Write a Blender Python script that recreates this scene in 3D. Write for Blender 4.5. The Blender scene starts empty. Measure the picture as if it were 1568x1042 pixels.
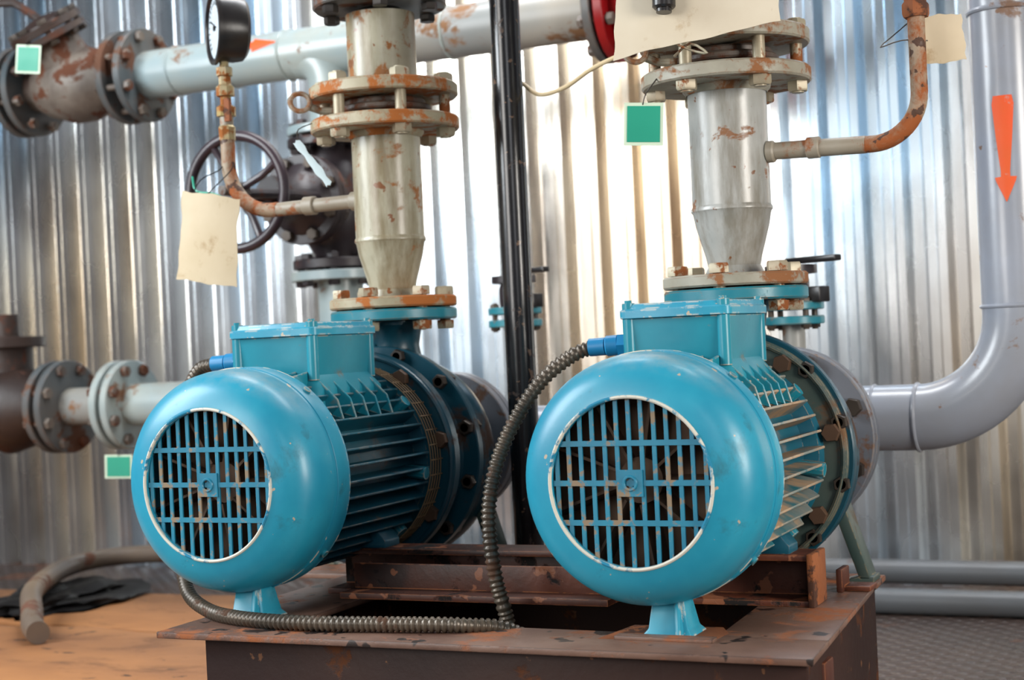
import bpy, bmesh, math, random
from mathutils import Vector, Matrix
from mathutils import noise as mn
random.seed(4)
V=Vector
scene=bpy.context.scene
scene.view_settings.view_transform='Standard'
# ---------------------------------------------------------------- materials
def nd(nt,t,loc=(0,0),**k):
    n=nt.nodes.new(t)
    for a,b in k.items(): setattr(n,a,b)
    return n
def mk(name,c1,c2=None,c3=None,amt=.62,scale=6,rough=.4,rough3=.85,metal=0,bump=.12,edge=None,er=.003,eamt=.5,
       stretch=(1,1,1),coat=0,soft=.05,fine=60,dirt=None,dlo=.3,spec=.5,streak=None,chip=None,camt=.70,cscale=45):
    m=bpy.data.materials.new(name); m.use_nodes=True; nt=m.node_tree; nt.nodes.clear()
    L=nt.links.new
    out=nd(nt,'ShaderNodeOutputMaterial'); b=nd(nt,'ShaderNodeBsdfPrincipled'); L(b.outputs[0],out.inputs[0])
    tc=nd(nt,'ShaderNodeTexCoord'); mp=nd(nt,'ShaderNodeMapping'); mp.inputs['Scale'].default_value=stretch
    L(tc.outputs['Object'],mp.inputs[0])
    def noise(s,d=6,r=.6,dist=0,vec=None):
        n=nd(nt,'ShaderNodeTexNoise'); n.inputs['Scale'].default_value=s; n.inputs['Detail'].default_value=d
        n.inputs['Roughness'].default_value=r; n.inputs['Distortion'].default_value=dist
        L(vec or mp.outputs[0],n.inputs['Vector']); return n
    def ramp(src,lo,hi,a=0,bb=1):
        r=nd(nt,'ShaderNodeMapRange'); r.inputs[1].default_value=lo; r.inputs[2].default_value=hi
        r.inputs[3].default_value=a; r.inputs[4].default_value=bb
        L(src,r.inputs[0]); r.clamp=True; return r.outputs[0]
    def mth(op,a,bb):
        x=nd(nt,'ShaderNodeMath',operation=op)
        for i,s in enumerate((a,bb)):
            if isinstance(s,(int,float)): x.inputs[i].default_value=s
            else: L(s,x.inputs[i])
        return x.outputs[0]
    def mix(f,a,bb):
        x=nd(nt,'ShaderNodeMix'); x.data_type='RGBA'
        L(f,x.inputs[0])
        for i,s in ((6,a),(7,bb)):
            if isinstance(s,tuple): x.inputs[i].default_value=(*s,1)
            else: L(s,x.inputs[i])
        return x.outputs[2]
    col=c1
    n1=noise(scale*.45,5)
    if c2: col=mix(ramp(n1.outputs[0],.38,.64),c1,c2)
    if streak:
        mp2=nd(nt,'ShaderNodeMapping'); mp2.inputs['Scale'].default_value=(1,1,.18); L(tc.outputs['Object'],mp2.inputs[0])
        ns=noise(scale*1.6,7,.65,0,mp2.outputs[0]); col=mix(ramp(ns.outputs[0],.45,.63,0,.85),col,streak)
    mask=None
    if c3:
        n2=noise(scale,9,.68,.3); mask=ramp(n2.outputs[0],amt,amt+soft)
        col=mix(mask,col,c3)
    if chip:
        n8=noise(cscale,3,.5); col=mix(ramp(n8.outputs[0],camt,camt+.02),col,chip)
    if dirt:
        n4=noise(scale*3,8,.7); geo=nd(nt,'ShaderNodeNewGeometry'); sx=nd(nt,'ShaderNodeSeparateXYZ')
        L(geo.outputs['Normal'],sx.inputs[0])
        col=mix(mth('MULTIPLY',ramp(sx.outputs[2],dlo,1.0),ramp(n4.outputs[0],.38,.65,0,.8)),col,dirt)
    if edge:
        g=nd(nt,'ShaderNodeNewGeometry'); bv=nd(nt,'ShaderNodeBevel'); bv.samples=6; bv.inputs['Radius'].default_value=er
        dt=nd(nt,'ShaderNodeVectorMath',operation='DOT_PRODUCT'); L(g.outputs['Normal'],dt.inputs[0]); L(bv.outputs[0],dt.inputs[1])
        n5=noise(38,5,.7)
        e=mth('MULTIPLY',ramp(dt.outputs['Value'],.985,.93),ramp(n5.outputs[0],eamt,eamt+.06)); col=mix(e,col,edge)
    if isinstance(col,tuple): b.inputs['Base Color'].default_value=(*col,1)
    else: L(col,b.inputs['Base Color'])
    if mask is not None:
        L(ramp(mask,0,1,rough,rough3),b.inputs['Roughness'])
    else:
        n6=noise(scale*2,4); L(ramp(n6.outputs[0],.3,.7,max(.02,rough-.07),rough+.1),b.inputs['Roughness'])
    b.inputs['Metallic'].default_value=metal
    b.inputs['Coat Weight'].default_value=coat; b.inputs['Coat Roughness'].default_value=.22
    b.inputs['Specular IOR Level'].default_value=spec
    if bump:
        n3=noise(fine,5); bp=nd(nt,'ShaderNodeBump'); bp.inputs['Strength'].default_value=bump; bp.inputs['Distance'].default_value=.002
        if mask is not None: L(mth('SUBTRACT',n3.outputs[0],mask),bp.inputs['Height'])
        else: L(n3.outputs[0],bp.inputs['Height'])
        L(bp.outputs[0],b.inputs['Normal'])
    return m
M={}
CH=(.62,.56,.46)
M['blue']=mk('blue_enamel',(.010,.245,.375),(.022,.31,.44),(.016,.155,.21),amt=.60,scale=13,rough=.40,rough3=.6,coat=.16,bump=.08,edge=CH,er=.005,eamt=.49,soft=.14,dirt=(.20,.33,.37),dlo=.55,chip=(.46,.38,.28),camt=.695,cscale=46)
M['seam']=mk('blue_enamel_chipped_seam',(.010,.245,.38),(.018,.28,.42),(.62,.56,.45),amt=.53,scale=16,rough=.42,bump=.1,soft=.02)
M['bluebar']=mk('blue_grille_paint',(.010,.17,.27),(.016,.22,.33),(.26,.19,.12),amt=.54,scale=30,rough=.4,bump=.05)
M['blued']=mk('blue_enamel_dusty',(.008,.205,.28),(.014,.25,.33),(.17,.16,.12),amt=.60,scale=16,rough=.36,bump=.08,edge=(.46,.38,.27),er=.004,eamt=.46,coat=.15,soft=.1)
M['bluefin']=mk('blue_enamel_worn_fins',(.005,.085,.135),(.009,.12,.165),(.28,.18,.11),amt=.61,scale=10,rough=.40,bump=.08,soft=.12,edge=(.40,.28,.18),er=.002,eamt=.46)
M['tanfin']=mk('bare_metal_worn_fins',(.012,.15,.185),(.34,.28,.22),(.40,.26,.15),amt=.46,scale=12,rough=.42,bump=.08,soft=.12,edge=(.60,.49,.36),er=.003,eamt=.38)
M['bluepump']=mk('blue_pump_paint',(.004,.045,.07),(.008,.065,.095),(.06,.03,.018),amt=.56,scale=9,rough=.32,bump=.12,soft=.08,coat=.1)
M['pumpgrey']=mk('grey_green_cast_iron',(.035,.075,.07),(.075,.09,.075),(.14,.07,.03),amt=.56,scale=8,rough=.42,bump=.15,soft=.08,edge=(.3,.22,.12),eamt=.45)
M['lip']=mk('worn_paint_edge',(.68,.63,.52),(.55,.55,.48),(.01,.20,.33),amt=.52,scale=16,rough=.5,bump=.1)
M['riser']=mk('weathered_cream_pipe_paint',(.46,.43,.32),(.31,.29,.21),(.28,.11,.03),amt=.555,scale=12,rough=.34,bump=.15,soft=.05,coat=.2,streak=(.19,.145,.075),chip=(.19,.07,.022),camt=.655,cscale=30)
M['riserg']=mk('weathered_grey_pipe_paint',(.41,.41,.385),(.29,.30,.28),(.22,.10,.045),amt=.575,scale=14,rough=.32,bump=.12,soft=.04,coat=.2,streak=(.19,.17,.13),chip=(.17,.07,.03),camt=.655,cscale=34)
M['flange']=mk('rusty_painted_flange',(.44,.39,.27),(.28,.24,.15),(.38,.115,.02),amt=.48,scale=15,rough=.48,bump=.25,soft=.07,edge=(.25,.09,.03),eamt=.43)
M['flangeg']=mk('dusty_grey_flange',(.38,.36,.29),(.26,.24,.18),(.25,.10,.035),amt=.51,scale=15,rough=.48,bump=.25,soft=.07,edge=(.2,.1,.05),eamt=.46)
M['bluefl']=mk('blue_flange_paint',(.010,.17,.23),(.02,.21,.26),(.2,.1,.04),amt=.57,scale=14,rough=.36,bump=.15,edge=(.22,.13,.05),eamt=.46)
M['header']=mk('pale_blue_pipe_paint',(.28,.37,.395),(.36,.40,.37),(.2,.1,.05),amt=.60,scale=7,rough=.34,bump=.1,coat=.2,dirt=(.30,.26,.20))
M['headerb']=mk('beige_pipe_paint',(.34,.31,.26),(.25,.26,.25),(.22,.11,.05),amt=.58,scale=7,rough=.38,bump=.1)
M['headfl']=mk('dull_grey_flange',(.07,.09,.10),(.12,.11,.10),(.12,.05,.025),amt=.54,scale=9,rough=.42,bump=.2,edge=(.18,.09,.05),eamt=.5)
M['cast']=mk('rusty_cast_valve',(.045,.026,.02),(.20,.17,.14),(.10,.03,.010),amt=.5,scale=10,rough=.5,bump=.3)
M['castd']=mk('dark_rusty_valve',(.024,.013,.010),(.05,.025,.016),(.09,.027,.011),amt=.56,scale=9,rough=.5,bump=.3)
M['black']=mk('black_steel_paint',(.008,.008,.010),(.02,.017,.016),(.10,.05,.025),amt=.68,scale=14,rough=.3,bump=.1)
M['pole']=mk('black_pole_paint',(.008,.008,.010),(.014,.013,.013),(.12,.07,.045),amt=.61,scale=20,rough=.24,bump=.08,coat=.3,chip=(.18,.11,.07),camt=.67,cscale=60)
M['blackvalve']=mk('dark_valve_iron',(.018,.013,.016),(.035,.024,.026),(.09,.028,.014),amt=.57,scale=10,rough=.40,bump=.25)
M['wheel']=mk('handwheel_paint',(.022,.015,.02),(.04,.024,.03),(.12,.05,.03),amt=.66,scale=14,rough=.33,bump=.1)
M['conduit']=mk('flexible_conduit_steel',(.06,.05,.038),(.11,.085,.06),(.09,.045,.025),amt=.58,scale=20,rough=.34,metal=.3,bump=.1)
M['rustpipe']=mk('rust_orange_pipe',(.34,.29,.21),(.26,.12,.05),(.28,.075,.015),amt=.46,scale=14,rough=.55,bump=.4,soft=.1,chip=(.07,.03,.015),camt=.59,cscale=50)
M['gpipe']=mk('grey_painted_small_pipe',(.32,.29,.23),(.25,.20,.14),(.26,.09,.03),amt=.52,scale=14,rough=.45,bump=.2,soft=.07)
M['rustonly']=mk('heavy_rust',(.22,.065,.02),(.31,.10,.03),(.07,.027,.014),amt=.52,scale=16,rough=.8,bump=.5,fine=90)
M['beam']=mk('rust_red_beam',(.030,.011,.008),(.13,.034,.015),(.010,.007,.006),amt=.55,scale=11,rough=.5,bump=.4,edge=(.30,.10,.035),eamt=.42,chip=(.28,.10,.045),camt=.63,cscale=25)
M['base']=mk('brown_painted_base',(.026,.012,.010),(.040,.018,.013),(.10,.035,.014),amt=.58,scale=8,rough=.5,bump=.25,spec=.2,chip=(.15,.065,.03),camt=.67,cscale=35)
M['basetop']=mk('rusty_base_plate',(.095,.045,.030),(.20,.115,.082),(.30,.09,.025),amt=.53,scale=11,rough=.44,bump=.35,soft=.10,edge=(.025,.014,.011),eamt=.38,chip=(.022,.013,.010),camt=.63,cscale=20)
M['paper']=mk('aged_cardboard',(.62,.52,.37),(.54,.44,.29),(.38,.26,.14),amt=.56,scale=9,rough=.85,bump=.1,soft=.1)
M['paperw']=mk('pale_cardboard',(.68,.61,.48),(.60,.52,.39),(.42,.30,.17),amt=.58,scale=9,rough=.85,bump=.1,soft=.1)
M['green']=mk('green_tag',(.004,.32,.20),(.006,.28,.18),rough=.4,bump=.03)
M['tagw']=mk('tag_border',(.62,.74,.57),rough=.5,bump=.03)
M['tagp']=mk('tag_plain',(.5,.6,.62),rough=.5,bump=.03)
M['gaugef']=mk('gauge_dial_face',(.55,.64,.70),rough=.25,bump=0)
M['brass']=mk('aged_brass',(.36,.27,.10),(.40,.36,.25),(.3,.10,.02),amt=.50,scale=20,rough=.42,metal=.4,bump=.15)
M['bolt']=mk('bolt_steel',(.42,.38,.27),(.3,.24,.16),(.26,.08,.02),amt=.54,scale=24,rough=.42,metal=.2,bump=.15)
M['boltd']=mk('bolt_dark',(.035,.03,.027),(.07,.05,.035),rough=.42,metal=.4,bump=.15)
M['boltr']=mk('bolt_rusty',(.06,.035,.022),(.13,.07,.04),rough=.5,metal=.2,bump=.15)
M['red']=mk('red_valve_paint',(.40,.008,.010),(.28,.006,.008),rough=.33,bump=.1)
M['orange']=mk('orange_arrow_paint',(.80,.09,.015),(.72,.11,.02),(.5,.3,.25),amt=.62,scale=20,rough=.5,bump=.05)
M['cable']=mk('cream_cable',(.62,.48,.28),rough=.5,bump=0)
M['redwire']=mk('red_wire',(.45,.02,.02),rough=.4,bump=0)
M['hose']=mk('grey_brown_pipe',(.13,.10,.08),(.20,.14,.09),(.14,.055,.03),amt=.55,scale=6,rough=.42,bump=.1)
M['rubber']=mk('black_rubber',(.006,.005,.005),(.010,.009,.009),rough=.55,bump=.3,spec=.3)
M['fpipe']=mk('grey_floor_pipe',(.12,.13,.14),(.10,.10,.10),(.12,.07,.05),amt=.6,rough=.4,bump=.05,metal=.1)
M['suction']=mk('grey_lilac_pipe_paint',(.30,.33,.395),(.27,.28,.305),(.2,.12,.08),amt=.61,scale=9,rough=.28,bump=.1,coat=.3,chip=(.2,.12,.08),camt=.70,cscale=30)
M['suctfl']=mk('grey_lilac_flange_paint',(.11,.125,.15),(.16,.165,.185),(.14,.07,.04),amt=.56,scale=9,rough=.4,bump=.15,edge=(.3,.2,.12),eamt=.5)
M['board']=mk('orange_brown_floor_mat',(.42,.18,.062),(.29,.12,.045),(.10,.045,.022),amt=.53,scale=4,rough=.6,bump=.25,soft=.22,stretch=(1,2,1),chip=(.07,.035,.018),camt=.68,cscale=14)
M['dark']=mk('motor_interior',(.010,.007,.005),rough=.8,bump=0)
M['fan']=mk('dusty_fan',(.13,.07,.038),(.05,.03,.018),rough=.7,bump=.1)
M['mesh']=mk('tan_guard_mesh',(.28,.18,.09),(.20,.13,.07),rough=.6,bump=.1,metal=.2)
M['bluegland']=mk('bright_blue_gland',(.010,.22,.46),rough=.4,bump=.02)

def wallmat():
    m=bpy.data.materials.new('galvanised_corrugated_sheet'); m.use_nodes=True; nt=m.node_tree; L=nt.links.new
    b=nt.nodes['Principled BSDF']; tc=nd(nt,'ShaderNodeTexCoord')
    def noise(sc,s,d=5):
        mp=nd(nt,'ShaderNodeMapping'); mp.inputs['Scale'].default_value=sc; L(tc.outputs['Object'],mp.inputs[0])
        n=nd(nt,'ShaderNodeTexNoise'); n.inputs['Scale'].default_value=s; n.inputs['Detail'].default_value=d; L(mp.outputs[0],n.inputs['Vector']); return n.outputs[0]
    def rp(src,st):
        r=nd(nt,'ShaderNodeValToRGB'); L(src,r.inputs[0]); e=r.color_ramp.elements
        e[0].position,e[0].color=st[0][0],(*st[0][1],1); e[1].position,e[1].color=st[-1][0],(*st[-1][1],1)
        for p,c in st[1:-1]:
            x=e.new(p); x.color=(*c,1)
        return r.outputs[0]
    big=rp(noise((1.2,1,.3),1.3,1),[(.36,(.53,.65,.75)),(.47,(.75,.79,.82)),(.56,(.78,.75,.69)),(.66,(.68,.60,.49))])  # blue and warm zones: reflected tints put into the sheet's base colour
    st=rp(noise((2.2,2.2,.9),1.6,5),[(.36,(.50,.44,.40)),(.55,(1,1,1))])
    mx=nd(nt,'ShaderNodeMix'); mx.data_type='RGBA'; mx.blend_type='MULTIPLY'; mx.inputs[0].default_value=.6
    L(big,mx.inputs[6]); L(st,mx.inputs[7]); L(mx.outputs[2],b.inputs['Base Color'])
    r=nd(nt,'ShaderNodeMapRange'); r.inputs[1].default_value=.3; r.inputs[2].default_value=.7; r.inputs[3].default_value=.18; r.inputs[4].default_value=.34
    L(noise((2,2,1),3,3),r.inputs[0]); L(r.outputs[0],b.inputs['Roughness'])
    b.inputs['Metallic'].default_value=.88
    bp=nd(nt,'ShaderNodeBump'); bp.inputs['Strength'].default_value=.25; bp.inputs['Distance'].default_value=.02
    L(noise((1.0,1,.35),4,1),bp.inputs['Height']); L(bp.outputs[0],b.inputs['Normal'])
    return m
M['wall']=wallmat()
def floormat():
    m=mk('dark_tread_floor',(.045,.032,.028),(.085,.052,.038),(.12,.045,.02),amt=.58,scale=3,rough=.45,bump=.1)
    nt=m.node_tree; L=nt.links.new; b=[n for n in nt.nodes if n.type=='BSDF_PRINCIPLED'][0]
    tc=nd(nt,'ShaderNodeTexCoord'); 
    def wave(rz):
        mp=nd(nt,'ShaderNodeMapping'); mp.inputs['Rotation'].default_value=(0,0,rz); L(tc.outputs['Object'],mp.inputs[0])
        w=nd(nt,'ShaderNodeTexWave'); w.inputs['Scale'].default_value=9; L(mp.outputs[0],w.inputs[0]); return w.outputs['Fac']
    mu=nd(nt,'ShaderNodeMath',operation='MULTIPLY'); L(wave(.785),mu.inputs[0]); L(wave(-.785),mu.inputs[1])
    bp=nd(nt,'ShaderNodeBump'); bp.inputs['Strength'].default_value=.8; bp.inputs['Distance'].default_value=.01; L(mu.outputs[0],bp.inputs['Height']); L(bp.outputs[0],b.inputs['Normal'])
    return m
M['floor']=floormat()

# ---------------------------------------------------------------- geometry
def frame(ax):
    a=V(ax).normalized(); h=V((0,0,1)) if abs(a.z)<.9 else V((1,0,0))
    u=a.cross(h).normalized(); w=a.cross(u).normalized()
    return a,u,w
def merge(*gs):
    vs=[];fs=[]
    for v,f in gs:
        o=len(vs); vs+=list(v); fs+=[tuple(i+o for i in q) for q in f]
    return vs,fs
def rev(prof,ax=(0,0,1),o=(0,0,0),n=48,ph=0,sc=None):
    a,u,w=frame(ax); o=V(o); vs=[];fs=[]
    for r,h in prof:
        for k in range(n):
            t=2*math.pi*k/n+ph; vs.append(o+a*h+u*(r*math.cos(t))+w*(r*math.sin(t)))
    for i in range(len(prof)-1):
        for k in range(n):
            k2=(k+1)%n; fs.append((i*n+k,i*n+k2,(i+1)*n+k2,(i+1)*n+k))
    return vs,fs
def cyl(p0,p1,r,n=24,r2=None,ch=0):
    p0,p1=V(p0),V(p1); l=(p1-p0).length; r2=r if r2 is None else r2
    pr=[(0,0),(r,0),(r2,l),(0,l)] if not ch else [(0,0),(r-ch,0),(r,ch),(r2,l-ch),(r2-ch,l),(0,l)]
    return rev(pr,p1-p0,p0,n)
def ringg(c,ax,ro,ri,t,n=48,ch=.002):
    h=t/2
    return rev([(ri,-h),(ro-ch,-h),(ro,-h+ch),(ro,h-ch),(ro-ch,h),(ri,h),(ri,-h)],ax,c,n)
def torus(c,ax,R,r,n=48,m=10):
    return rev([(R+r*math.cos(2*math.pi*i/m),r*math.sin(2*math.pi*i/m)) for i in range(m+1)],ax,c,n)
def box(c,s,rot=None):
    c=V(c); vs=[]
    for x in(-.5,.5):
        for y in(-.5,.5):
            for z in(-.5,.5):
                p=V((x*s[0],y*s[1],z*s[2])); 
                if rot is not None: p=rot@p
                vs.append(c+p)
    return vs,[(0,1,3,2),(4,6,7,5),(0,4,5,1),(2,3,7,6),(0,2,6,4),(1,5,7,3)]
def prism(poly,z0,z1):
    n=len(poly); vs=[V((x,y,z0)) for x,y in poly]+[V((x,y,z1)) for x,y in poly]
    return vs,[tuple(range(n))[::-1],tuple(range(n,2*n))]+[(i,(i+1)%n,n+(i+1)%n,n+i) for i in range(n)]
def loft(loops):
    n=len(loops[0]); vs=[V(p) for l in loops for p in l]; fs=[tuple(range(n))[::-1],tuple(range((len(loops)-1)*n,len(loops)*n))]
    for i in range(len(loops)-1):
        for k in range(n): fs.append((i*n+k,i*n+(k+1)%n,(i+1)*n+(k+1)%n,(i+1)*n+k))
    return vs,fs
def fillet(pts,R,seg=9):
    pts=[V(p) for p in pts]; out=[pts[0]]
    for i in range(1,len(pts)-1):
        r=R[i-1] if isinstance(R,(list,tuple)) else R
        a,b,c=pts[i-1],pts[i],pts[i+1]; d1=(a-b).normalized(); d2=(c-b).normalized()
        ang=d1.angle(d2)
        if ang>3.13 or r==0: out.append(b); continue
        tl=r/math.tan(ang/2); p1=b+d1*tl; cen=b+(d1+d2).normalized()*(r/math.sin(ang/2)); p2=b+d2*tl
        v1=p1-cen; v2=p2-cen; tot=v1.angle(v2)
        for k in range(seg+1):
            s=k/seg; out.append(cen+(v1*math.sin((1-s)*tot)+v2*math.sin(s*tot))/math.sin(tot))
    out.append(pts[-1]); return out
def catmull(pts,step=.004):
    pts=[V(p) for p in pts]; P=[pts[0]*2-pts[1]]+pts+[pts[-1]*2-pts[-2]]; out=[]
    for i in range(1,len(P)-2):
        p0,p1,p2,p3=P[i-1:i+3]; n=max(2,int((p2-p1).length/step))
        for k in range(n):
            t=k/n; out.append(.5*((2*p1)+(p2-p0)*t+(2*p0-5*p1+4*p2-p3)*t*t+(3*p1-p0-3*p2+p3)*t**3))
    out.append(pts[-1]); return out
def tube(path,r,n=20,rf=None):
    path=[V(p) for p in path]; vs=[];fs=[]; m=len(path)
    t=(path[1]-path[0]).normalized(); _,u,_=frame(t); 
    for i,p in enumerate(path):
        tn=(path[min(i+1,m-1)]-path[max(i-1,0)]).normalized()
        u=(u-tn*u.dot(tn)).normalized(); w=tn.cross(u)
        rr=rf(i) if rf else r
        for k in range(n):
            a=2*math.pi*k/n; vs.append(p+u*(rr*math.cos(a))+w*(rr*math.sin(a)))
    for i in range(m-1):
        for k in range(n): fs.append((i*n+k,i*n+(k+1)%n,(i+1)*n+(k+1)%n,(i+1)*n+k))
    fs.append(tuple(range(n))[::-1]); fs.append(tuple(range((m-1)*n,m*n)))
    return vs,fs
def bolt(c,ax,hl,r=.008,head=1.7,over=.012):
    a=V(ax).normalized(); c=V(c); ph=random.random()*3
    hh=r*1.5
    return merge(rev([(0,-hl-over),(r*.98,-hl-over),(r*.98,hl+over),(0,hl+over)],a,c,12),
      rev([(0,-hl-hh),(r*head*.9,-hl-hh),(r*head,-hl-hh*.8),(r*head,-hl),(0,-hl)],a,c,6,ph),
      rev([(0,hl),(r*head,hl),(r*head,hl+hh*.8),(r*head*.9,hl+hh),(0,hl+hh)],a,c,6,ph+.3))
def boltring(c,ax,R,n,hl,r=.008,ph=0,**k):
    a,u,w=frame(ax); g=[]
    for i in range(n):
        t=2*math.pi*(i+.5)/n+ph; g.append(bolt(V(c)+u*R*math.cos(t)+w*R*math.sin(t),a,hl,r,**k))
    return merge(*g)
class Asm:
    def __init__(s,name,loc,local=False):
        s.loc=V(loc); s.local=local; s.e=bpy.data.objects.new(name,None); s.e.empty_display_size=.05
        s.e.location=s.loc; scene.collection.objects.link(s.e)
    def part(s,name,g,mat,bevel=0,smooth=True,ang=35,seg=2):
        o=mkobj(name,g,mat,V((0,0,0)) if s.local else s.loc,bevel,smooth,ang,seg); o.location=(0,0,0); o.parent=s.e; return o
def mkobj(name,g,mat,loc=V((0,0,0)),bevel=0,smooth=True,ang=35,seg=2):
    vs,fs=g; me=bpy.data.meshes.new(name); me.from_pydata([V(v)-loc for v in vs],[],fs)
    bm=bmesh.new(); bm.from_mesh(me); bmesh.ops.remove_doubles(bm,verts=bm.verts,dist=2e-6)
    bmesh.ops.dissolve_degenerate(bm,edges=bm.edges,dist=1e-6)
    bmesh.ops.recalc_face_normals(bm,faces=bm.faces)
    if bevel:
        es=[e for e in bm.edges if len(e.link_faces)==2 and e.calc_face_angle(0)>.5]
        bmesh.ops.bevel(bm,geom=es,offset=bevel,segments=seg,affect='EDGES',profile=.5,clamp_overlap=True)
    bm.to_mesh(me); bm.free()
    if smooth:
        for p in me.polygons: p.use_smooth=True
        me.set_sharp_from_angle(angle=math.radians(ang))
    me.materials.append(M[mat] if isinstance(mat,str) else mat)
    o=bpy.data.objects.new(name,me); o.location=loc; scene.collection.objects.link(o); return o

# ---------------------------------------------------------------- room
pitch=.105; depth=.045
vs=[];fs=[]; x=-7.0; prof=[]
while x<5.5:
    prof+= [(x,0),(x+.022,0),(x+.0245,.004),(x+.027,0),(x+.048,0),(x+.064,depth),(x+.089,depth)]
    x+=pitch
WY=2.11
for px,py in prof:
    vs+=[V((px,WY+py,-.02)),V((px,WY+py,3.2))]
fs=[(2*i,2*i+2,2*i+3,2*i+1) for i in range(len(prof)-1)]
mkobj('wall_back',(vs,fs),'wall',smooth=False)
fl=[V((-7,-4,0)),V((5.5,-4,0)),V((5.5,WY+.05,0)),V((-7,WY+.05,0))]+[V((-7,-4,-.05)),V((5.5,-4,-.05)),V((5.5,WY+.05,-.05)),V((-7,WY+.05,-.05))]
mkobj('floor',(fl,[(0,1,2,3),(7,6,5,4),(0,4,5,1),(1,5,6,2),(2,6,7,3),(3,7,4,0)]),'floor',smooth=False)
b=Asm('floor_mats',(-1.9,1.0,0))
b.part('mat_back',prism([(-3.2,1.22),(-1.5,1.10),(-1.0,1.12),(-1.0,1.66),(-1.9,1.60),(-3.2,1.58)],.0,.012),'board',bevel=.002)
def wavy(n,f): return [f(i/(n-1)) for i in range(n)]
edge_=wavy(24,lambda t:(-.82-2.38*t,.98+.13*t+.02*math.sin(t*19)+.012*math.sin(t*47)))
b.part('mat_front',prism([(-3.2,.1),(-.80,.1)]+edge_,.0,.026),'board',bevel=.002)

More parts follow.
